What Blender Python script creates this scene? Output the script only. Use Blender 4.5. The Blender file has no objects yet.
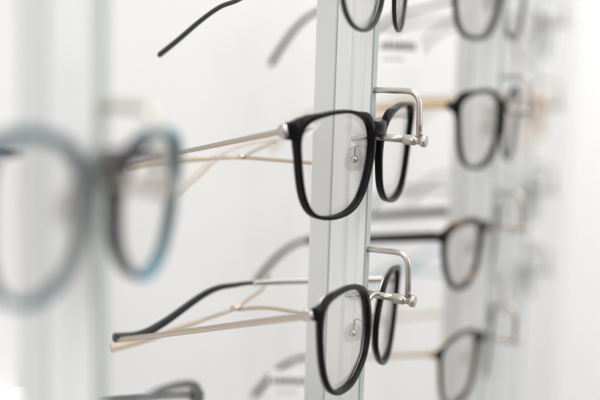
import bpy, bmesh, math, random
from mathutils import Vector, Matrix
random.seed(4)
S = bpy.context.scene
COL = S.collection
MM = 0.001
CAM_H = 1.40

# ---------------------------------------------------------------- camera
cd = bpy.data.cameras.new("camera")
cam = bpy.data.objects.new("camera", cd)
COL.objects.link(cam)
S.camera = cam
cd.sensor_width = 36.0
cd.lens = 64.8
cd.clip_start = 0.01
cd.clip_end = 50.0
PITCH, ROLL = math.radians(9.2), math.radians(1.8)
F = Vector((0, math.cos(PITCH), -math.sin(PITCH)))
U0 = Vector((0, math.sin(PITCH), math.cos(PITCH)))
R0 = Vector((1, 0, 0))
R = R0 * math.cos(ROLL) + U0 * math.sin(ROLL)
U = U0 * math.cos(ROLL) - R0 * math.sin(ROLL)
m = Matrix((R, U, -F)).transposed().to_4x4()
m.translation = Vector((0, 0, CAM_H))
cam.matrix_world = m
cd.dof.use_dof = True
cd.dof.focus_distance = 0.516
cd.dof.aperture_fstop = 3.45
S.render.resolution_x, S.render.resolution_y = 1024, 683

# ---------------------------------------------------------------- world, lamps, exposure
w = bpy.data.worlds.new("World")
S.world = w
w.use_nodes = True
bg = w.node_tree.nodes["Background"]
bg.inputs[1].default_value = 0.62
_tc = w.node_tree.nodes.new("ShaderNodeTexCoord")
_sx = w.node_tree.nodes.new("ShaderNodeSeparateXYZ")
_mr = w.node_tree.nodes.new("ShaderNodeMapRange")
_mr.inputs["From Min"].default_value = -0.45
_mr.inputs["From Max"].default_value = 0.35
_cr = w.node_tree.nodes.new("ShaderNodeValToRGB")        # ambient darkened below, bright above, shaped for contrast in the metal
_cr.color_ramp.elements[0].color = (0.20, 0.20, 0.20, 1)
_cr.color_ramp.elements[1].color = (1.0, 1.0, 0.995, 1)
w.node_tree.links.new(_tc.outputs["Generated"], _sx.inputs[0])
w.node_tree.links.new(_sx.outputs["Z"], _mr.inputs[0])
w.node_tree.links.new(_mr.outputs[0], _cr.inputs[0])
w.node_tree.links.new(_cr.outputs[0], bg.inputs[0])
S.view_settings.view_transform = 'Standard'
S.view_settings.look = 'None'
S.view_settings.exposure = 0.05
S.view_settings.gamma = 1.0


def area(name, loc, target, size, power, color=(1, 1, 1)):
    l = bpy.data.lights.new(name, 'AREA')
    l.shape = 'RECTANGLE'
    l.size, l.size_y = size
    l.energy = power
    l.color = color
    o = bpy.data.objects.new(name, l)
    COL.objects.link(o)
    o.location = loc
    o.rotation_euler = (Vector(target) - Vector(loc)).to_track_quat('-Z', 'Y').to_euler()
    return o


area("ceiling_lamp", (0.55, 0.45, 2.75), (0.1, 0.7, 1.3), (1.6, 1.0), 27, (1.0, 0.985, 0.96))
area("shop_lamp", (1.6, -0.1, 1.9), (0.1, 0.8, 1.35), (0.9, 1.2), 14, (1.0, 0.99, 0.97))
area("left_fill_lamp", (-0.9, -0.7, 1.9), (0.0, 0.6, 1.35), (1.2, 1.2), 18, (1.0, 0.995, 0.985))  # added fill from behind left, brightens the post sides and tags


# ---------------------------------------------------------------- materials
def mat(name, color, rough=0.5, metal=0.0, noise=0.0, nscale=60.0, bump=0.0, coat=0.0, stretch=None, rvar=0.0,
        alpha_t=0.0, spec=0.5):
    mt = bpy.data.materials.new(name)
    mt.use_nodes = True
    nt = mt.node_tree
    b = nt.nodes["Principled BSDF"]
    b.inputs["Base Color"].default_value = (*color, 1)
    b.inputs["Roughness"].default_value = rough
    b.inputs["Metallic"].default_value = metal
    b.inputs["Specular IOR Level"].default_value = spec
    b.inputs["Coat Weight"].default_value = coat
    b.inputs["Coat Roughness"].default_value = 0.06
    if alpha_t:
        b.inputs["Transmission Weight"].default_value = alpha_t
    tc = nt.nodes.new("ShaderNodeTexCoord")
    mp = nt.nodes.new("ShaderNodeMapping")
    nt.links.new(tc.outputs["Object"], mp.inputs[0])
    if stretch:
        mp.inputs["Scale"].default_value = stretch
    no = nt.nodes.new("ShaderNodeTexNoise")
    no.inputs["Scale"].default_value = nscale
    no.inputs["Detail"].default_value = 5
    nt.links.new(mp.outputs[0], no.inputs["Vector"])
    if noise:
        mx = nt.nodes.new("ShaderNodeMixRGB")
        mx.inputs[1].default_value = (*[max(0, c * (1 - noise)) for c in color], 1)
        mx.inputs[2].default_value = (*[min(1, c * (1 + noise)) for c in color], 1)
        nt.links.new(no.outputs[0], mx.inputs[0])
        nt.links.new(mx.outputs[0], b.inputs["Base Color"])
    if rvar:
        mr = nt.nodes.new("ShaderNodeMapRange")
        mr.inputs["From Min"].default_value = 0.3
        mr.inputs["From Max"].default_value = 0.7
        mr.inputs["To Min"].default_value = max(0.02, rough - rvar)
        mr.inputs["To Max"].default_value = rough + rvar
        nt.links.new(no.outputs[0], mr.inputs[0])
        nt.links.new(mr.outputs[0], b.inputs["Roughness"])
    if bump:
        bp = nt.nodes.new("ShaderNodeBump")
        bp.inputs["Strength"].default_value = bump
        bp.inputs["Distance"].default_value = 0.0002
        nt.links.new(no.outputs[0], bp.inputs["Height"])
        nt.links.new(bp.outputs[0], b.inputs["Normal"])
    return mt


def lens_mat(name, tint, refl=1.0):
    mt = bpy.data.materials.new(name)
    mt.use_nodes = True
    nt = mt.node_tree
    nt.nodes.clear()
    out = nt.nodes.new("ShaderNodeOutputMaterial")
    tr = nt.nodes.new("ShaderNodeBsdfTransparent")
    tr.inputs[0].default_value = (*tint, 1)
    gl = nt.nodes.new("ShaderNodeBsdfGlossy")
    gl.inputs["Roughness"].default_value = 0.03
    fr = nt.nodes.new("ShaderNodeLayerWeight")
    fr.inputs[0].default_value = 0.5
    pw = nt.nodes.new("ShaderNodeMath")
    pw.operation = 'POWER'
    pw.inputs[1].default_value = 5.0
    nt.links.new(fr.outputs["Facing"], pw.inputs[0])
    mu = nt.nodes.new("ShaderNodeMath")
    mu.operation = 'MULTIPLY_ADD'
    mu.inputs[1].default_value = 0.9
    mu.inputs[2].default_value = 0.045 * refl
    nt.links.new(pw.outputs[0], mu.inputs[0])
    mx = nt.nodes.new("ShaderNodeMixShader")
    nt.links.new(mu.outputs[0], mx.inputs[0])
    nt.links.new(tr.outputs[0], mx.inputs[1])
    nt.links.new(gl.outputs[0], mx.inputs[2])
    nt.links.new(mx.outputs[0], out.inputs[0])
    return mt


def pad_mat():
    mt = lens_mat('silicone_pad', (0.93, 0.93, 0.925), 3.0)
    nt = mt.node_tree
    mx0 = [n for n in nt.nodes if n.type == 'MIX_SHADER'][0]
    out = [n for n in nt.nodes if n.type == 'OUTPUT_MATERIAL'][0]
    pr = nt.nodes.new("ShaderNodeBsdfPrincipled")
    pr.inputs["Base Color"].default_value = (0.92, 0.92, 0.91, 1)
    pr.inputs["Roughness"].default_value = 0.12
    lw = nt.nodes.new("ShaderNodeLayerWeight")
    lw.inputs[0].default_value = 0.35
    mx = nt.nodes.new("ShaderNodeMixShader")
    nt.links.new(lw.outputs["Facing"], mx.inputs[0])  # white mixed in toward the edges paints a rim highlight
    nt.links.new(mx0.outputs[0], mx.inputs[1])
    nt.links.new(pr.outputs[0], mx.inputs[2])
    nt.links.new(mx.outputs[0], out.inputs[0])
    return mt


def patchy(name, stops, scale):
    mt = mat(name, stops[0][1], 0.25, coat=0.3)
    nt = mt.node_tree
    no = [n for n in nt.nodes if n.type == 'TEX_NOISE'][0]
    no.inputs["Scale"].default_value = scale
    no.inputs["Detail"].default_value = 2
    cr = nt.nodes.new("ShaderNodeValToRGB")
    while len(cr.color_ramp.elements) < len(stops):
        cr.color_ramp.elements.new(0.5)
    for e, (p, c) in zip(cr.color_ramp.elements, stops):
        e.position = p
        e.color = (*c, 1)
    nt.links.new(no.outputs[0], cr.inputs[0])
    nt.links.new(cr.outputs[0], nt.nodes["Principled BSDF"].inputs["Base Color"])
    return mt


def two_tone(name):
    """marbled acetate: navy, brown, teal and smoky clear patches running across the front"""
    mt = mat(name, (0.1, 0.1, 0.1), 0.28, spec=0.3)
    nt = mt.node_tree
    no = [n for n in nt.nodes if n.type == 'TEX_NOISE'][0]
    no.inputs["Scale"].default_value = 60
    no.inputs["Detail"].default_value = 2
    tc = [n for n in nt.nodes if n.type == 'TEX_COORD'][0]
    sx = nt.nodes.new("ShaderNodeSeparateXYZ")
    nt.links.new(tc.outputs["Object"], sx.inputs[0])
    a = nt.nodes.new("ShaderNodeMath")
    a.operation = 'MULTIPLY_ADD'
    a.inputs[1].default_value = 8.0
    a.inputs[2].default_value = 0.40
    nt.links.new(sx.outputs["X"], a.inputs[0])
    b = nt.nodes.new("ShaderNodeMath")
    b.operation = 'MULTIPLY_ADD'
    b.inputs[1].default_value = 0.2
    nt.links.new(no.outputs[0], b.inputs[0])
    nt.links.new(a.outputs[0], b.inputs[2])
    cr = nt.nodes.new("ShaderNodeValToRGB")
    stops = [(0.12, (0.010, 0.018, 0.045)), (0.22, (0.02, 0.085, 0.12)), (0.34, (0.10, 0.13, 0.14)), (0.44, (0.22, 0.23, 0.23)),
             (0.50, (0.03, 0.018, 0.015)), (0.64, (0.012, 0.02, 0.035)), (0.72, (0.03, 0.20, 0.28)), (0.84, (0.20, 0.25, 0.27))]
    while len(cr.color_ramp.elements) < len(stops):
        cr.color_ramp.elements.new(0.5)
    for e, (p, c) in zip(cr.color_ramp.elements, stops):
        e.position = p
        e.color = (*c, 1)
    nt.links.new(b.outputs[0], cr.inputs[0])
    nt.links.new(cr.outputs[0], nt.nodes["Principled BSDF"].inputs["Base Color"])
    return mt


def tortoise(name):
    mt = mat(name, (0.05, 0.025, 0.012), 0.25, coat=0.0, spec=0.25)
    nt = mt.node_tree
    b = nt.nodes["Principled BSDF"]
    no = [n for n in nt.nodes if n.type == 'TEX_NOISE'][0]
    no.inputs["Scale"].default_value = 90
    cr = nt.nodes.new("ShaderNodeValToRGB")
    cr.color_ramp.elements[0].position = 0.54
    cr.color_ramp.elements[0].color = (0.010, 0.006, 0.004, 1)
    cr.color_ramp.elements[1].position = 0.68
    cr.color_ramp.elements[1].color = (0.28, 0.13, 0.045, 1)
    nt.links.new(no.outputs[0], cr.inputs[0])
    nt.links.new(cr.outputs[0], b.inputs["Base Color"])
    return mt


M = {
    'black': mat('black_acetate', (0.006, 0.0055, 0.006), 0.25, nscale=300, spec=0.13),
    'black_satin': mat('black_satin_enamel', (0.006, 0.006, 0.0065), 0.27, nscale=300, spec=0.13),
    'tip_black': mat('black_tip', (0.015, 0.016, 0.018), 0.35, rvar=0.05, nscale=200),
    'silver': mat('silver_metal', (0.47, 0.435, 0.41), 0.27, 1.0),
    'nickel': mat('brushed_nickel', (0.50, 0.46, 0.415), 0.33, 1.0, noise=0.03, nscale=150),
    'brass': mat('pale_brass', (0.55, 0.45, 0.35), 0.30, 1.0),
    'gold': mat('warm_gold', (0.62, 0.46, 0.28), 0.30, 1.0),
    'darkgun': mat('dark_gunmetal', (0.025, 0.025, 0.027), 0.32, 0.6, nscale=400),
    'champagne': mat('champagne_metal', (0.47, 0.40, 0.34), 0.17, 1.0),
    'gun': mat('gunmetal', (0.16, 0.16, 0.165), 0.30, 0.9, rvar=0.05, nscale=400),
    'clear_tip': mat('clear_amber_sleeve', (0.74, 0.62, 0.48), 0.2, alpha_t=0.25, nscale=100),
    'pale_tip': mat('pale_beige_tip', (0.90, 0.84, 0.78), 0.22, alpha_t=0.55, nscale=100),
    'tortoise': tortoise('tortoiseshell_acetate'),
    'brown': mat('brown_acetate', (0.022, 0.013, 0.009), 0.28, noise=0.3, nscale=80, spec=0.25),
    'tan': mat('tan_acetate', (0.55, 0.40, 0.28), 0.3, noise=0.15, nscale=80, coat=0.3),
    'teal': two_tone('navy_teal_acetate'),
    'aqua': mat('aqua_acetate', (0.14, 0.30, 0.34), 0.25, noise=0.2, nscale=60, coat=0.4),
    'crystal': mat('grey_crystal_acetate', (0.50, 0.52, 0.54), 0.2, alpha_t=0.45, nscale=60, coat=0.3),
    'lens': lens_mat('demo_lens', (0.983, 0.98, 0.973), 0.9),
    'pad': pad_mat(),
    'post': mat('satin_grey_profile', (0.69, 0.695, 0.69), 0.40, 0.0, noise=0.03, rvar=0.06, nscale=30,
                stretch=(1, 1, 0.05)),
    'glassp': mat('frosted_glass_strip', (0.81, 0.815, 0.815), 0.16, 0.0, noise=0.04, nscale=24, stretch=(6, 6, 0.03),
                  coat=0.5),
    'glass_edge': mat('green_glass_edge', (0.36, 0.39, 0.375), 0.2, noise=0.1, nscale=40),
    'panel': mat('white_laminate', (0.70, 0.70, 0.70), 0.45, noise=0.05, nscale=5),  # noise puts faint shadow patches into the white
    'wall': mat('white_painted_wall', (0.90, 0.90, 0.90), 0.6, noise=0.01, nscale=3, bump=0.1),
    'floor': mat('pale_grey_floor', (0.30, 0.29, 0.28), 0.35, noise=0.05, nscale=5),
    'card': mat('white_card', (0.90, 0.90, 0.90), 0.5, noise=0.02, nscale=50),
    'ink': mat('grey_ink', (0.10, 0.10, 0.10), 0.6, noise=0.1, nscale=200),
    'pale_ink': mat('pale_grey_ink', (0.42, 0.42, 0.42), 0.6, noise=0.1, nscale=200),
    'holder': mat('grey_plastic', (0.20, 0.195, 0.185), 0.35, noise=0.1, nscale=80),
}


# ---------------------------------------------------------------- mesh helpers (millimetres in, metres out)
def link(name, bm, material, parent=None, smooth=True, mat2=None):
    me = bpy.data.meshes.new(name)
    bmesh.ops.recalc_face_normals(bm, faces=bm.faces)
    bm.to_mesh(me)
    bm.free()
    me.materials.append(M[material])
    if mat2:
        me.materials.append(M[mat2])
    if smooth:
        for p in me.polygons:
            p.use_smooth = True
    o = bpy.data.objects.new(name, me)
    COL.objects.link(o)
    if parent:
        o.parent = parent
    return o


def sharp(o, deg=35):
    me = o.data
    b = bmesh.new()
    b.from_mesh(me)
    for e in b.edges:
        if len(e.link_faces) == 2 and e.calc_face_angle() > math.radians(deg):
            e.smooth = False
    b.to_mesh(me)
    b.free()
    return o


def catmull(pts, n, closed=False):
    P = [Vector(p) for p in pts]
    out = []
    N = len(P)
    segs = N if closed else N - 1
    for i in range(segs):
        if closed:
            a, b, c, d = P[i - 1], P[i], P[(i + 1) % N], P[(i + 2) % N]
        else:
            a, b, c, d = P[max(i - 1, 0)], P[i], P[i + 1], P[min(i + 2, N - 1)]
        for j in range(n):
            t = j / n
            out.append(0.5 * ((2 * b) + (c - a) * t + (2 * a - 5 * b + 4 * c - d) * t * t +
                              (-a + 3 * b - 3 * c + d) * t ** 3))
    if not closed:
        out.append(P[-1].copy())
    return out


def tube(bm, pts, rad, seg=14, up=Vector((0, 0, 1)), closed=False):
    """sweep an ellipse; rad: float or list of (r_side, r_up)"""
    P = [Vector(p) for p in pts]
    n = len(P)
    if not isinstance(rad, (list, tuple)):
        rad = [(rad, rad)] * n
    rings = []
    for i in range(n):
        if closed:
            T = P[(i + 1) % n] - P[i - 1]
        else:
            T = P[min(i + 1, n - 1)] - P[max(i - 1, 0)]
        T.normalize()
        upv = up if abs(T.dot(up)) < 0.97 else Vector((1, 0, 0))
        if i and not closed and abs(T.dot(up)) >= 0.8:
            sd = last - T * last.dot(T)
        else:
            sd = T.cross(upv)
        sd.normalize()
        last = sd.copy()
        uu = sd.cross(T).normalized()
        rs, ru = rad[i] if isinstance(rad[i], (tuple, list)) else (rad[i], rad[i])
        rings.append([bm.verts.new((P[i] + sd * rs * math.cos(2 * math.pi * k / seg) +
                                    uu * ru * math.sin(2 * math.pi * k / seg)) * MM) for k in range(seg)])
    for i in range(n if closed else n - 1):
        A, B = rings[i], rings[(i + 1) % n]
        for k in range(seg):
            bm.faces.new((A[k], A[(k + 1) % seg], B[(k + 1) % seg], B[k]))
    if not closed:
        for ring in (rings[0], rings[-1]):
            bm.faces.new(ring)
    return rings


def ball(bm, c, r, sc=(1, 1, 1)):
    mtx = Matrix.Translation(Vector(c) * MM) @ Matrix.Diagonal((sc[0] * r * MM, sc[1] * r * MM, sc[2] * r * MM, 1))
    bmesh.ops.create_uvsphere(bm, u_segments=16, v_segments=10, radius=1, matrix=mtx)


def box(bm, lo, hi, bev=0.0):
    b2 = bmesh.new()
    lo, hi = Vector(lo) * MM, Vector(hi) * MM
    c = (lo + hi) / 2
    d = hi - lo
    bmesh.ops.create_cube(b2, size=1, matrix=Matrix.Translation(c) @ Matrix.Diagonal((d.x, d.y, d.z, 1)))
    if bev:
        bmesh.ops.bevel(b2, geom=b2.edges[:], offset=bev * MM, segments=2, affect='EDGES', profile=0.6)
    me = bpy.data.meshes.new('tmp')
    b2.to_mesh(me)
    b2.free()
    bm.from_mesh(me)
    bpy.data.meshes.remove(me)


def thing(name, label, cat, mtx, group=None):
    o = bpy.data.objects.new(name, None)
    o.empty_display_size = 0.02
    COL.objects.link(o)
    o.matrix_world = mtx
    o['label'] = label
    o['category'] = cat
    if group:
        o['group'] = group
    return o


def tag(o, label, cat, group=None):
    o['label'] = label
    o['category'] = cat
    if group:
        o['group'] = group
    return o


def struct(o):
    o['kind'] = 'structure'
    return o


# ---------------------------------------------------------------- axes of the display
def axes(yaw, tilt=0.0, rl=0.0):
    u = Vector((math.sin(yaw), math.cos(yaw), 0))
    n = Vector((math.cos(yaw), -math.sin(yaw), 0))
    z = Vector((0, 0, 1))
    u2 = u * math.cos(rl) + z * math.sin(rl)
    h = z * math.cos(rl) - u * math.sin(rl)
    h2 = h * math.cos(tilt) + n * math.sin(tilt)
    n2 = n * math.cos(tilt) - h * math.sin(tilt)
    return u2, h2, n2


def place(o_mm, yaw, tilt=0.0, rl=0.0):
    """local x = along the frame, y = outward, z = up"""
    u, h, n = axes(yaw, tilt, rl)
    mt = Matrix((u, n, h)).transposed().to_4x4()      # columns u, n, h
    mt.translation = Vector(o_mm) * MM + Vector((0, 0, CAM_H))
    return mt


ROWYAW = 0.445
RU = Vector((math.sin(ROWYAW), math.cos(ROWYAW), 0))
RN = Vector((math.cos(ROWYAW), -math.sin(ROWYAW), 0))
POSTYAW = 0.5
BASE = Vector((36.6, 515.2, 0))       # bridge line of the middle post
STEP = {1: -217.0, 2: 0.0, 3: 225.0, 4: 480.0}


def col_origin(c):
    p = BASE + RU * STEP[c]
    if c == 4:
        p = p - RN * 36
    return p


# ---------------------------------------------------------------- room: floor, wall, back panel
def yaw_box(name, s0, s1, t0, t1, z0, z1, material, parent=None, bev=0.0):
    bm = bmesh.new()
    box(bm, (t0, s0, z0), (t1, s1, z1), bev)
    o = link(name, bm, material, parent, smooth=False)
    o.matrix_world = place(BASE, ROWYAW)
    return o


struct(yaw_box('floor', -900, 3500, -1800, 3200, -1420, -1400, 'floor'))
struct(yaw_box('wall', -700, 2600, 1300, 1400, -1400, 1600, 'wall'))
pnl = yaw_box('partition_wall', -196, -176, -900, 1299, -1150, 700, 'panel', bev=2)
tag(pnl, 'plain white partition standing behind the grey posts and the eyeglasses', 'wall')


# ---------------------------------------------------------------- display post with its hooks
def make_post(label, c, hooks, z0=-1400, z1=420):
    t = thing('display_post', label, 'display post', place(col_origin(c) - RN * 3.2, POSTYAW),
              'grey posts carrying the eyeglasses')
    # rear profile (aluminium) and front glass strip; x=t, y=s
    bm = bmesh.new()
    prof = [(-2.6, -30.5), (-2.6, -20.6), (-2.0, -20.0), (2.0, -20.0), (2.6, -20.6), (2.6, -30.5), (2.0, -31.3), (-2.0, -31.3)]
    lo = [bm.verts.new((x * MM, y * MM, z0 * MM)) for x, y in prof]
    hi = [bm.verts.new((x * MM, y * MM, z1 * MM)) for x, y in prof]
    for i in range(len(prof)):
        j = (i + 1) % len(prof)
        bm.faces.new((lo[i], lo[j], hi[j], hi[i]))
    bm.faces.new(lo)
    bm.faces.new(hi)
    link('rear_profile', bm, 'post', t, smooth=False)
    bm = bmesh.new()
    # slightly dished strip: gives soft vertical highlights
    prof = [(-2.0, -19.7), (-2.55, -19.2)]
    for i in range(49):
        s = -18.6 + i * (17.2 / 48)
        x = -2.45 + 0.08 * math.sin((s + 18.6) / 17.2 * math.pi * 5.0) + 0.7 * math.exp(-((s + 10.2) / 1.6) ** 2) + .35 * math.exp(-((s + 4.2) / .8) ** 2)
        prof.append((x, s))
    prof += [(-2.5, -1.0), (-2.1, -0.6), (2.1, -0.6), (2.5, -1.0), (2.5, -19.2), (2.0, -19.7)]
    lo = [bm.verts.new((x * MM, y * MM, z0 * MM)) for x, y in prof]
    hi = [bm.verts.new((x * MM, y * MM, z1 * MM)) for x, y in prof]
    for i in range(len(prof)):
        j = (i + 1) % len(prof)
        bm.faces.new((lo[i], lo[j], hi[j], hi[i]))
    bm.faces.new(lo)
    bm.faces.new(hi)
    sharp(link('glass_strip', bm, 'glassp', t), 30)
    bm = bmesh.new()
    box(bm, (-2.15, -20.1, z0), (2.15, -19.6, z1))
    box(bm, (-2.3, -0.65, z0), (2.3, 0.15, z1), 0.1)
    link('glass_edge', bm, 'glass_edge', t, smooth=False)
    for (zp, ds, rest) in hooks:
        make_hook(t, zp, ds, rest)
    return t


def make_hook(t, zp, ds=0.0, rest=None):
    """zp = height of the pin; the wire leaves the post 22 mm above it"""
    zt = zp + 22.6
    path = [(0, -6, zt - .6), (0, 6, zt)]
    r = 6.0
    ex = 20.3 + ds
    path += [(0, ex - r - 1.5, zt + .2)]
    for k in range(1, 8):
        a = k / 8 * math.pi / 2
        path.append((0, ex - r + r * math.sin(a), zt + .2 - r * (1 - math.cos(a))))
    path += [(0, ex + .1, zt - r - .5), (0, ex + .4, zp + 8), (0, ex + .6, zp + .4)]
    bm = bmesh.new()
    pts = [path[0], path[1], path[2]] + path[3:]
    tube(bm, pts, 1.42, 16, up=Vector((1, 0, 0)))
    hk = link('hook', bm, 'nickel', t)
    # horizontal pin
    bm = bmesh.new()
    tube(bm, [(0, -1.0, zp + .2), (0, 8, zp + .15), (0, 17 + ds, zp)], 1.75, 18)
    link('locking_pin', bm, 'nickel', hk)
    bm = bmesh.new()
    tube(bm, catmull([(-1.0, .2, zp + .1), (-3.4, -1.5, zp), (-3.7, -4.5, zp - .5), (-3.6, -9.0, zp - 1.6)], 5), 1.1, 12)
    link('side_clip', bm, 'nickel', hk)
    bm = bmesh.new()
    e = ex
    ys = [(13.5, 1.9), (13.8, 2.35), (14.2, 2.45), (19.4, 2.5), (19.8, 2.3), (20.2, 1.9), (22.2, 1.9), (22.6, 2.2), (22.9, 2.75), (23.3, 2.95),
          (24.8, 2.95), (25.2, 2.7), (25.4, 2.2)]
    ys = [(y + ds - 0.6, q) for y, q in ys]
    tube(bm, [(0, y, zp) for y, q in ys], [q for y, q in ys], 24)
    sharp(link('end_cap', bm, 'nickel', hk), 50)
    if rest:
        arms = {'high': [(-9, -141, -26.3), (-2.3, -114, -21.2), (0, -93, -18.6), (4, -76.5, -16.8), (14, -79, -17.0), (32, -85, -16.6),
                         (58, -87, -13.5)],
                'low': [(-25, -138, -45.5), (-17, -120, -39.5), (-6, -92, -27.0), (1, -76, -19.6), (14, -76, -17.5), (34, -79, -16.2),
                        (50, -84, -12.5)]}[rest]
        bm = bmesh.new()
        stem = catmull([(0, -30, zp - 15.5), (.5, -55, zp - 16), (arms[3][0], arms[3][1] + 3, arms[3][2] + zp)], 5)
        tube(bm, stem, 1.0, 10)
        arm = catmull([(x_, y_, z_ + zp) for x_, y_, z_ in arms], 6)
        tube(bm, arm, [.95] * len(arm), 10)
        tube(bm, [(arms[3][0], arms[3][1] + 2, arms[3][2] + zp), (arms[3][0], arms[3][1] - 2, arms[3][2] + zp)], 1.2, 12)
        rs = link('temple_rest', bm, 'brass', t)
        bm = bmesh.new()
        slv = catmull([(x_, y_, z_ + zp) for x_, y_, z_ in arms[:3]], 8)
        k = len(slv) - 1
        tube(bm, slv, [(2.6 - 1.4 * i / k, 2.6 - 1.4 * i / k) for i in range(k + 1)], 12)
        link('sleeve', bm, 'clear_tip', rs)


# ---------------------------------------------------------------- eyeglasses
SHAPES = {
    # lens openings of the right-hand side, x = distance from the bridge, z = height
    'square': [(56.2, 1.0), (57.5, 8.9), (57.3, 13.9), (55.0, 18.1), (50.2, 20.6), (41.7, 22.3), (34.4, 22.9), (26.6, 22.7),
               (19.6, 21.1), (12.4, 18.0), (7.7, 12.6), (6.0, 5.8), (6.6, -2.3), (10.1, -14.5), (16.2, -21.0), (22.9, -23.7),
               (31.2, -24.6), (39.0, -24.0), (45.8, -21.9), (50.5, -17.0), (53.5, -10.4), (55.4, -3.1)],
    'soft': [(59.0, 3.0), (59.3, 9.0), (58.4, 14.5), (55.6, 17.9), (48.8, 20.2), (41.5, 21.4), (34.9, 21.6), (26.8, 20.6),
             (19.2, 17.6), (12.4, 10.0), (8.8, 0.8), (8.5, -5.4), (10.6, -13.2), (17.2, -19.4), (25.0, -23.6), (33.7, -24.9),
             (40.8, -24.4), (47.3, -21.5), (52.4, -15.7), (56.2, -7.8)],
    'round': [(55, 0), (54.5, 8), (51.5, 15), (45, 19.5), (36, 21.3), (27, 20.6), (18.5, 17), (13, 11), (10.5, 3), (11, -6), (14, -14),
              (20, -19.5), (28, -22), (36, -22), (44, -19.5), (50, -14.5), (53.6, -8)],
    'tall': [(46.5, 2.6), (46.5, 10.5), (44.5, 16), (39.5, 19.4), (33, 20.6), (25.5, 19.6), (18, 16.6), (12.2, 11), (9.4, 4), (9.4, -5),
             (11.8, -13.5), (17, -20), (24.5, -24), (31.5, -24.5), (38, -22), (43, -16), (45.6, -7)],
    'panto': [(57, 3), (57, 10), (54, 15.5), (47, 18.5), (38, 19.6), (28, 19.5), (19, 17.5), (12.6, 13.5), (9.6, 7.5), (9.4, 0),
              (11.5, -8.5), (16.5, -15.5), (24, -20), (33, -21.4), (42, -19.6), (49.3, -14), (54, -6)],
}


def resample(pts, n):
    P = catmull([(x, 0, z) for x, z in pts], 10, closed=True)
    L = [0.0]
    for i in range(len(P)):
        L.append(L[-1] + (P[(i + 1) % len(P)] - P[i]).length)
    out = []
    j = 0
    for k in range(n):
        d = L[-1] * k / n
        while L[j + 1] < d:
            j += 1
        f = (d - L[j]) / (L[j + 1] - L[j])
        out.append(P[j].lerp(P[(j + 1) % len(P)], f))
    return out


def outline(shape, n=120):
    P = resample(SHAPES[shape], n)
    for _ in range(3):
        P = [(P[i - 1] + P[i] * 2 + P[(i + 1) % n]) / 4 for i in range(n)]
    c = sum(P, Vector()) / n
    N = []
    for i in range(n):
        T = P[(i + 1) % n] - P[i - 1]
        nn = Vector((T.z, 0, -T.x)).normalized()
        if nn.dot(P[i] - c) < 0:
            nn = -nn
        N.append(nn)
    return P, N, c


def bend(v, k):
    return Vector((v.x, v.y - k * v.x * v.x, v.z))


def rim(bm, shape, side, k, wfun, d0, d1, inset=0.0, px=4.0):
    P, N, c = outline(shape)
    n = len(P)
    SEC = []
    m_ = 16
    for q in range(m_):
        a = 2 * math.pi * (q + .5) / m_
        ca, sa = math.cos(a), math.sin(a)
        x = math.copysign(abs(ca) ** (2 / px), ca)
        y = math.copysign(abs(sa) ** (2 / px), sa)
        SEC.append((x, y))
    rings = []
    for i in range(n):
        wd = wfun(P[i], N[i])
        ring = []
        for x, y in SEC:
            r = inset + (wd - inset) * (x + 1) / 2
            p = P[i] + N[i] * r
            p = Vector((p.x * side, (d0 + d1) / 2 + (d0 - d1) / 2 * y, p.z))
            ring.append(bm.verts.new(bend(p, k) * MM))
        rings.append(ring)
    for i in range(n):
        A, B = rings[i], rings[(i + 1) % n]
        for q in range(m_):
            bm.faces.new((A[q], A[(q + 1) % m_], B[(q + 1) % m_], B[q]))


def lens(bm, shape, side, k, d=-1.6, thick=1.3):
    P, N, c = outline(shape, 72)
    n = len(P)
    lay = []
    for dd in (d, d - thick):
        rr = []
        for f in (1.0, .75, .5, .25):
            ring = []
            for i in range(n):
                e = P[i] + N[i] * 0.25
                p = c + (e - c) * f
                ring.append(bm.verts.new(bend(Vector((p.x * side, dd, p.z)), k) * MM))
            rr.append(ring)
        cv = bm.verts.new(bend(Vector((c.x * side, dd, c.z)), k) * MM)
        for a, b in zip(rr, rr[1:]):
            for i in range(n):
                bm.faces.new((a[i], a[(i + 1) % n], b[(i + 1) % n], b[i]))
        for i in range(n):
            bm.faces.new((rr[-1][i], rr[-1][(i + 1) % n], cv))
        lay.append(rr[0])
    for i in range(n):
        bm.faces.new((lay[0][i], lay[0][(i + 1) % n], lay[1][(i + 1) % n], lay[1][i]))


def loft(bm, secs, k=None, seg=16, px=3.2):
    """secs: list of (centre, half_y, half_z) boxes-with-round-corners swept along x"""
    rings = []
    for c, hy, hz in secs:
        ring = []
        for q in range(seg):
            a = 2 * math.pi * (q + .5) / seg
            ca, sa = math.cos(a), math.sin(a)
            y = math.copysign(abs(ca) ** (2 / px), ca) * hy
            z = math.copysign(abs(sa) ** (2 / px), sa) * hz
            p = Vector((c[0], c[1] + y, c[2] + z))
            if k is not None:
                p = bend(p, k)
            ring.append(bm.verts.new(p * MM))
        rings.append(ring)
    for A, B in zip(rings, rings[1:]):
        for q in range(seg):
            bm.faces.new((A[q], A[(q + 1) % seg], B[(q + 1) % seg], B[q]))
    bm.faces.new(rings[0])
    bm.faces.new(rings[-1])


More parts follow.
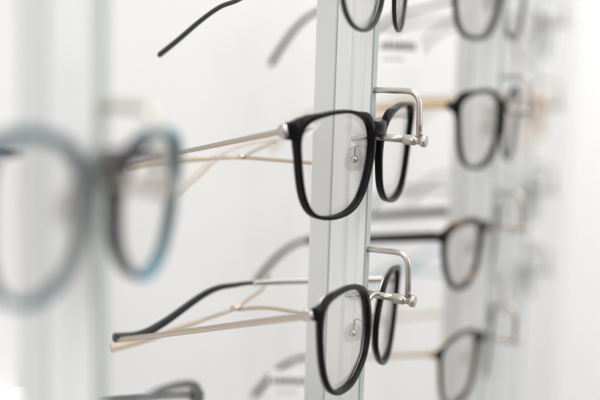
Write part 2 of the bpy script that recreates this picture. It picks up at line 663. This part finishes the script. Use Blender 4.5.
def nose_pad(t, side, shape_round, k, z=-1.0, x=7.3):
    if shape_round:
        z -= 3.0
    bm = bmesh.new()
    c = Vector((side * x, -9.0, z))
    # oval silicone pad, turned so its face looks at the bridge line
    seg = 20
    ax1 = Vector((side * .18, .0, .98)).normalized() if shape_round else Vector((side * .30, .10, .95)).normalized()
    nrm = Vector((side * .78, .60, -.08)).normalized()
    ax2 = nrm.cross(ax1).normalized()
    h1, h2 = (5.4, 5.0) if shape_round else (7.0, 4.4)
    rings = []
    for f, q in ((.80, -1.0), (.94, -.7), (1, 0), (.94, .7), (.80, 1.0), (.66, .75)):
        ring = []
        for i in range(seg):
            a = 2 * math.pi * i / seg
            ca, sa = math.cos(a), math.sin(a)
            px = 2.0 if shape_round else 2.9
            x_ = math.copysign(abs(ca) ** (2 / px), ca)
            y_ = math.copysign(abs(sa) ** (2 / px), sa)
            ring.append(bm.verts.new((c + ax1 * h1 * f * y_ + ax2 * h2 * f * x_ * (1 - .18 * y_) + nrm * q) * MM))
        rings.append(ring)
    for A, B in zip(rings, rings[1:]):
        for i in range(seg):
            bm.faces.new((A[i], A[(i + 1) % seg], B[(i + 1) % seg], B[i]))
    bm.faces.new(rings[0])
    bm.faces.new(rings[-1])
    pad = link('nose_pad', bm, 'pad', t)
    bm = bmesh.new()
    at_rim = Vector((side * 8.0, -2.2, z + 6.0))
    pts = catmull([at_rim, at_rim + Vector((side * .1, -3.6, 1.0)), at_rim + Vector((side * .9, -5.6, .2)),
                   c + nrm * 1.2 + Vector((0, 0, 2.0)), c + nrm * 1.5], 5)
    tube(bm, pts, .5, 8)
    ball(bm, c + nrm * 1.3, 1.9)
    link('pad_arm', bm, 'silver', pad)


def temple(t, pts, r_metal, split, tip_r, m_metal, m_tip, hinge_mat, side, flat=True, hs=.78):
    """pts: local (x, y, z) millimetre points from hinge to end; split = index where the tip sleeve begins"""
    body = catmull(pts[:split + 1], 8)
    bm = bmesh.new()
    n = len(body) - 1
    rad = []
    for i in range(n + 1):
        f = i / n
        ru = r_metal[0] * (1 - f) + r_metal[1] * f
        rad.append((ru * (.72 if flat else 1), ru))
    tube(bm, body, rad, 14)
    tp = link('temple', bm, m_metal, t)
    if split < len(pts) - 1:
        full = catmull(pts[split - 1 if split else 0:], 8)
        full = full[6:] if split else full
        bm = bmesh.new()
        n = len(full) - 1
        rad = []
        for i in range(n + 1):
            f = i / n
            ru = tip_r[0] * (1 - f) + tip_r[1] * f
            if i == n:
                ru *= .55
            rad.append((ru * .72, ru))
        tube(bm, full, rad, 14)
        link('temple_tip', bm, m_tip, tp)
    # hinge block and knuckle
    bm = bmesh.new()
    h = Vector(pts[0])
    dr = (Vector(pts[1]) - h).normalized()
    tube(bm, [h - dr * 2.6, h - dr * 2.1, h + dr * 1.6, h + dr * 3.0], [(1.9 * hs, 2.5 * hs), (1.9 * hs, 2.7 * hs), (1.8 * hs, 2.6 * hs), (1.1 * hs, 1.7 * hs)], 16)
    tube(bm, [h + Vector((-side * 1.2, -1.5, -2.6)), h + Vector((-side * 1.2, -1.5, 2.6))], 1.1, 12, up=Vector((0, 1, 0)))
    link('hinge', bm, hinge_mat, tp)
    return tp


def std_temple(side, hx, hz, k, drop=0.0, inward=6.0, L=92.0, tip=46.0):
    y0 = -k * hx * hx - 5
    pts = []
    n_ = [(0, 0, 0), (.35, 0, 0), (.7, 0, 0), (1, 0, 0)]
    for f, _, _ in n_:
        pts.append((side * (hx - inward * f * f), y0 - L * f, hz - drop * f))
    x1, y1, z1 = pts[-1]
    for f in (.3, .6, 1.0):
        pts.append((x1 - side * 2.5 * f, y1 - tip * (.95 * f - .12 * f * f), z1 - drop * .3 * f - tip * .68 * f ** 1.5))
    return pts


def glasses(label, origin, yaw=.5, tilt=.06, rl=0.0, shape='square', k=.0026, front='black', back=None, wbase=2.2,
            brow=0.0, endz=15.0, endh=4.2, metal='silver', tipm='tip_black', hinge='silver', pads=True, near=None,
            far=None, bridge='acetate', group='eyeglasses hanging on the post hooks', dz=2.6, lensm='lens', tr=(1.7, 1.3),
            tip_r=(1.5, 2.4), flat=True, no_near=False, corner=1.0, ncorner=0.6, nasw=.35, drop=12.0, hs=.78):
    t = thing('eyeglasses', label, 'eyeglasses', place(origin, yaw, tilt, rl), group)
    sx = max(x for x, z in SHAPES[shape])

    def wfun(p, n):
        wv = wbase
        if True:
            wv += brow * max(0, n.z) ** 2
            # heavier upper outer corner
            dx, dzz = p.x - (sx - 3), p.z - (endz + 1)
            wv += corner * math.exp(-(dx * dx + dzz * dzz) / 45)
        dx, dzz = p.x - 12.5, p.z - 19.0
        wv += ncorner * math.exp(-(dx * dx + dzz * dzz) / 36)
        nas = max(0, -n.x) * max(0, 1 - abs(p.z - 4) / 22)
        wv += nasw * nas
        return wv
    bm = bmesh.new()
    for sd in (-1, 1):
        if back:
            rim(bm, shape, sd, k, wfun, 0.3, -dz * .72, px=3.4)
        else:
            rim(bm, shape, sd, k, wfun, 0.3, -dz, px=4.2)
        if bridge != 'wire':
            # end piece
            ex = sx
            loft(bm, [((sd * (ex + 0.3), -dz * .5, endz + 1.0), dz * .50, endh * 1.25),
                      ((sd * (ex + 2.4), -dz * .52, endz + .8), dz * .54, endh * 1.08),
                      ((sd * (ex + 4.4), -dz * .66, endz + .6), dz * .56, endh * .90),
                      ((sd * (ex + 5.7), -dz * .90, endz + .5), dz * .54, endh * .80),
                      ((sd * (ex + 6.2), -dz * 1.0, endz + .5), dz * .40, endh * .62)], k)
    if bridge == 'acetate':
        zb = 11.5
        loft(bm, [((-7.2, -1.3, zb + 1.8), 1.5, 4.6), ((-5.4, -1.2, zb + 2.2), 1.8, 4.6), ((-3, -.7, zb + 2.5), 2.0, 3.9),
                  ((0, -.5, zb + 2.6), 2.1, 3.7),
                  ((3, -.7, zb + 2.5), 2.0, 3.9), ((5.4, -1.2, zb + 2.2), 1.8, 4.6), ((7.2, -1.3, zb + 1.8), 1.5, 4.6)], k, px=2.6)
    fr = link('frame_front', bm, front, t)
    if back:
        bm = bmesh.new()
        for sd in (-1, 1):
            rim(bm, shape, sd, k, lambda p, n: wfun(p, n) - .35, -dz * .70, -dz * 1.2, px=3.0)
        link('back_rim', bm, back, t)
    if bridge in ('metal', 'wire'):
        bm = bmesh.new()
        zb = 13.5
        px_ = 8.6
        tube(bm, catmull([(-px_ - 1, -2.2, zb - 2.0), (-px_ + 3, -1.6, zb + .6), (0, -.4, zb + 2.0), (px_ - 3, -1.6, zb + .6), (px_ + 1, -2.2, zb - 2.0)], 6),
             1.25, 12)
        link('bridge', bm, metal if bridge == 'metal' else front, t)
    for sd in (-1, 1):
        bm = bmesh.new()
        lens(bm, shape, sd, k)
        link('lens', bm, lensm, t)
    if pads:
        for sd in (-1, 1):
            nose_pad(t, sd, pads == 'round', k)
    ex = sx + 5.2
    pn = near or std_temple(-1, ex, endz + .5, k, drop)
    pf = far or std_temple(1, ex, endz + .5, k, drop)
    if not no_near:
        temple(t, pn[0] if near else pn, tr, pn[1] if near else 3, tip_r, pn[2] if near else metal,
               pn[3] if near else tipm, hinge, -1, flat, hs)
    temple(t, pf[0] if far else pf, tr, pf[1] if far else 3, tip_r, pf[2] if far else metal,
           pf[3] if far else tipm, hinge, 1, flat, hs)
    return t


# ---- posts (pin heights relative to the camera, millimetres)
PINS = [26.5, -51.8, -129.2, -207.0]
make_post('sharp middle post of grey metal and glass carrying three pairs of black framed eyeglasses', 2,
          [(26.5, 3.2, None), (-51.8, 3.2, 'high'), (-129.2, 1.5, 'low'), (-208.0, 0, None)])
make_post('out of focus pale grey post at the far left, behind the teal eyeglasses', 1, [(-48, 0, None), (-208, 0, None)])
make_post('blurred post behind the black, tortoiseshell and gold templed eyeglasses right of the middle post', 3,
          [(z, 0, None) for z in PINS])
make_post('farthest and faintest post at the right end of the display row', 4, [(z, 0, None) for z in (8, -64, -140, -214)])

# ---- the two sharp pairs on the middle post
glasses('sharp black square acetate eyeglasses with champagne metal temples, upper middle of the post',
        (36.6, 515.2, -61.7), .5259, .0657, .0099, 'square', .0028, 'black', wbase=1.9, brow=-.25, corner=2.6, ncorner=2.2, nasw=1.5, dz=3.5, endz=15.4, endh=4.6,
        metal='brass', tipm='pale_tip', hinge='silver', pads=True,
        near=([(-63.6, -16.0, 15.6), (-53, -44.3, 6.7), (-40, -79, -4.2), (-17.1, -137.8, -22.6)], 3, 'champagne', 'pale_tip'),
        far=([(63.2, -15.5, 15.0), (56, -40, 8), (47, -64, 1.7), (37.6, -76.0, -4.1), (22.7, -91.8, -9.0), (13.5, -99.5, -14.8),
              (4.8, -106.3, -25.3), (-4.8, -114.2, -37.0)], 3, 'brass', 'pale_tip'),
        tr=(1.5, 1.0), tip_r=(1.2, 2.3), hs=1.05)
glasses('sharp black eyeglasses with silver back rims and one black curved tip, lower middle',
        (38.47, 510.75, -142.97), .3663, .0227, -.0771, 'soft', .0016, 'black_satin', back='silver', wbase=2.3, brow=.2, corner=2.6, ncorner=1.2, nasw=1.7, endz=13.6,
        endh=3.7, metal='silver', tipm='tip_black', hinge='silver', pads='round', bridge='metal', dz=2.8,
        near=([(-65.5, -11.5, 13.2), (-52, -47.5, 1.8), (-37, -87, -11.0), (-21.4, -129.6, -24.3)], 3, 'champagne', 'clear_tip'),
        far=([(65.0, -11.0, 12.1), (38.8, -50.5, 9.3), (22.6, -75.6, 7.0), (17.3, -83.5, 5.5), (12.2, -90.9, 3.6), (6.7, -98.4, -1.5),
              (-5.1, -111.8, -14.9), (-12.0, -122.2, -22.2), (-19.9, -134.1, -24.2)], 2, 'silver', 'tip_black'),
        tr=(1.7, 1.3), tip_r=(1.0, 2.6))
glasses('thin grey rimmed eyeglasses cut by the top edge, above the sharp black square pair',
        (40.0, 517.0, 21.5), .34, .05, 0, 'round', .0020, 'darkgun', wbase=1.7, endz=12, endh=1.6, metal='gun',
        tipm='tip_black', hinge='gun', pads=True, bridge='wire', dz=1.8, tr=(1.2, 1.1), flat=False,
        near=([(-60, -11, 12.5), (-41, -32, 4.5), (-23, -53, -4.5), (-8.4, -73.0, -13.6), (-2.9, -85.8, -18.2), (0.2, -97.6, -26.0),
               (2.4, -110.3, -36.5), (4.2, -122.0, -45.7)], 3, 'gun', 'tip_black'), tip_r=(1.1, 1.5), drop=-16)

# ---- the near, very blurred pair at the left
o1 = col_origin(1)
glasses('large out of focus navy and teal eyeglasses on the left post, nearest the camera',
        (o1.x - 1, o1.y, -56), .44, .06, -.06, 'tall', .0020, 'teal', nasw=1.6, wbase=2.3, brow=1.2, endz=12, endh=5, metal='brown', tipm='brown',
        hinge='silver', pads=True, dz=5.0)

# ---- third post
o3 = col_origin(3)
glasses('blurred dark grey eyeglasses cut by the top edge, right of the middle post',
        (o3.x - 4, o3.y, 21), .57, .05, 0, 'square', .0024, 'darkgun', wbase=3.0, brow=.8, corner=2.5, endz=13, endh=2.2, metal='gun', tipm='tip_black', hinge='gun', dz=2.4, drop=30)
glasses('blurred black front eyeglasses with golden temple and clear tip, behind the sharp upper hook',
        (o3.x, o3.y, -62), .5, .05, 0, 'square', .0026, 'black', back='brown', wbase=2.2, brow=.6, corner=4.5, endz=14, endh=5.0, metal='gold', tipm='pale_tip',
        hinge='black', tr=(1.9, 1.6))
glasses('blurred tortoiseshell eyeglasses with dark brown temples, right of the sharp lower pair',
        (o3.x - 7, o3.y, -144), .45, .05, 0, 'panto', .0026, 'tortoise', wbase=3.3, brow=1.0, corner=2.5, endz=14, endh=4.6, metal='brown', tipm='tip_black',
        hinge='tortoise', tr=(3.3, 2.9), drop=19)
glasses('blurred black eyeglasses with thin gold temples near the bottom edge, below the tortoiseshell pair',
        (o3.x - 6, o3.y, -221), .45, .05, 0, 'square', .0026, 'black', drop=24, back='gold', wbase=1.8, brow=.8, endz=14, endh=3.2, metal='gold', tipm='tip_black',
        hinge='gold', tr=(1.3, 1.1))
# ---- fourth post
o4 = col_origin(4)
for lab, z, sh, fm, tm in (
        ('faint grey crystal eyeglasses at the top of the farthest post', -2, 'round', 'crystal', 'gun'),
        ('faint tan eyeglasses on the farthest post, second from the top', -74, 'panto', 'tan', 'tan'),
        ('faint clear square eyeglasses with grey temples on the farthest post, third from the top', -150, 'square', 'crystal', 'gun'),
        ('faint grey crystal eyeglasses with teal temples, lowest on the farthest post', -224, 'panto', 'crystal', 'aqua')):
    glasses(lab, (o4.x, o4.y, z), .5, .05, 0, sh, .0026, fm, wbase=1.5, brow=.6, endz=13, endh=3, metal=tm, tipm=tm, hinge='gun')


# ---------------------------------------------------------------- hanging price tags
def hanging_tag(label, centre, w_, h_, big, thread):
    t = thing('hanging_tag', label, 'price tag', place(centre, math.radians(88)), 'white tags hanging on threads')
    bm = bmesh.new()
    box(bm, (-w_ / 2, -.3, -h_ / 2), (w_ / 2, .3, h_ / 2), .12)
    link('card', bm, 'card', t, smooth=False)
    bm = bmesh.new()
    x = -w_ * .44
    while x < w_ * .30:
        ww = random.uniform(1.0, 2.2)
        box(bm, (x, .3, h_ * .02), (x + ww, .45, h_ * .02 + big * random.uniform(.8, 1.0)))
        x += ww + random.uniform(.5, 1.2)
    x = -w_ * .40
    while x < w_ * .1:
        ww = random.uniform(.6, 1.2)
        box(bm, (x, .3, -h_ * .30), (x + ww, .4, -h_ * .30 + big * .28))
        x += ww + .7
    link('print', bm, 'ink', t, smooth=False)
    bm = bmesh.new()
    tube(bm, [(0, 0, h_ / 2 - 1), (0.6, 0, h_ / 2 + thread * .5), (0, 0, h_ / 2 + thread)], .25, 6)
    link('thread', bm, 'card', t)


def at(px, py, depth):
    return (F + R * ((px - 300) / 1080) - U * ((py - 200) / 1080)) * depth


hanging_tag('white price tag with dark print beside the upper right edge of the middle post', at(400, 51, 680), 28, 20, 6, 22)
hanging_tag('white price tag with dark print at the bottom edge just left of the middle post', at(293, 385, 690), 30, 19, 5, 22)

# small shelf fixed to the partition with one more pair standing on it, at the bottom edge
c0 = at(106, 470, 395)
glasses('blurred grey eyeglasses at the bottom edge, partly behind the left post', c0, .62, .05, -.08, 'square', .0020, 'gun',
        wbase=1.9, brow=.8, endz=13, endh=3, metal='gun', tipm='gun', hinge='gun', drop=30,
        group='eyeglasses standing on the low shelf')
bm = bmesh.new()
rel = c0 - BASE
box(bm, (rel.dot(RU) - 120, -176, c0.z - 34), (rel.dot(RU) + 120, rel.dot(RN) + 15, c0.z - 28.5), .8)
sh = link('shelf', bm, 'panel', None, smooth=False)
sh.matrix_world = place(BASE, ROWYAW)
tag(sh, 'white shelf on the partition under the blurred grey eyeglasses at the bottom edge', 'shelf')
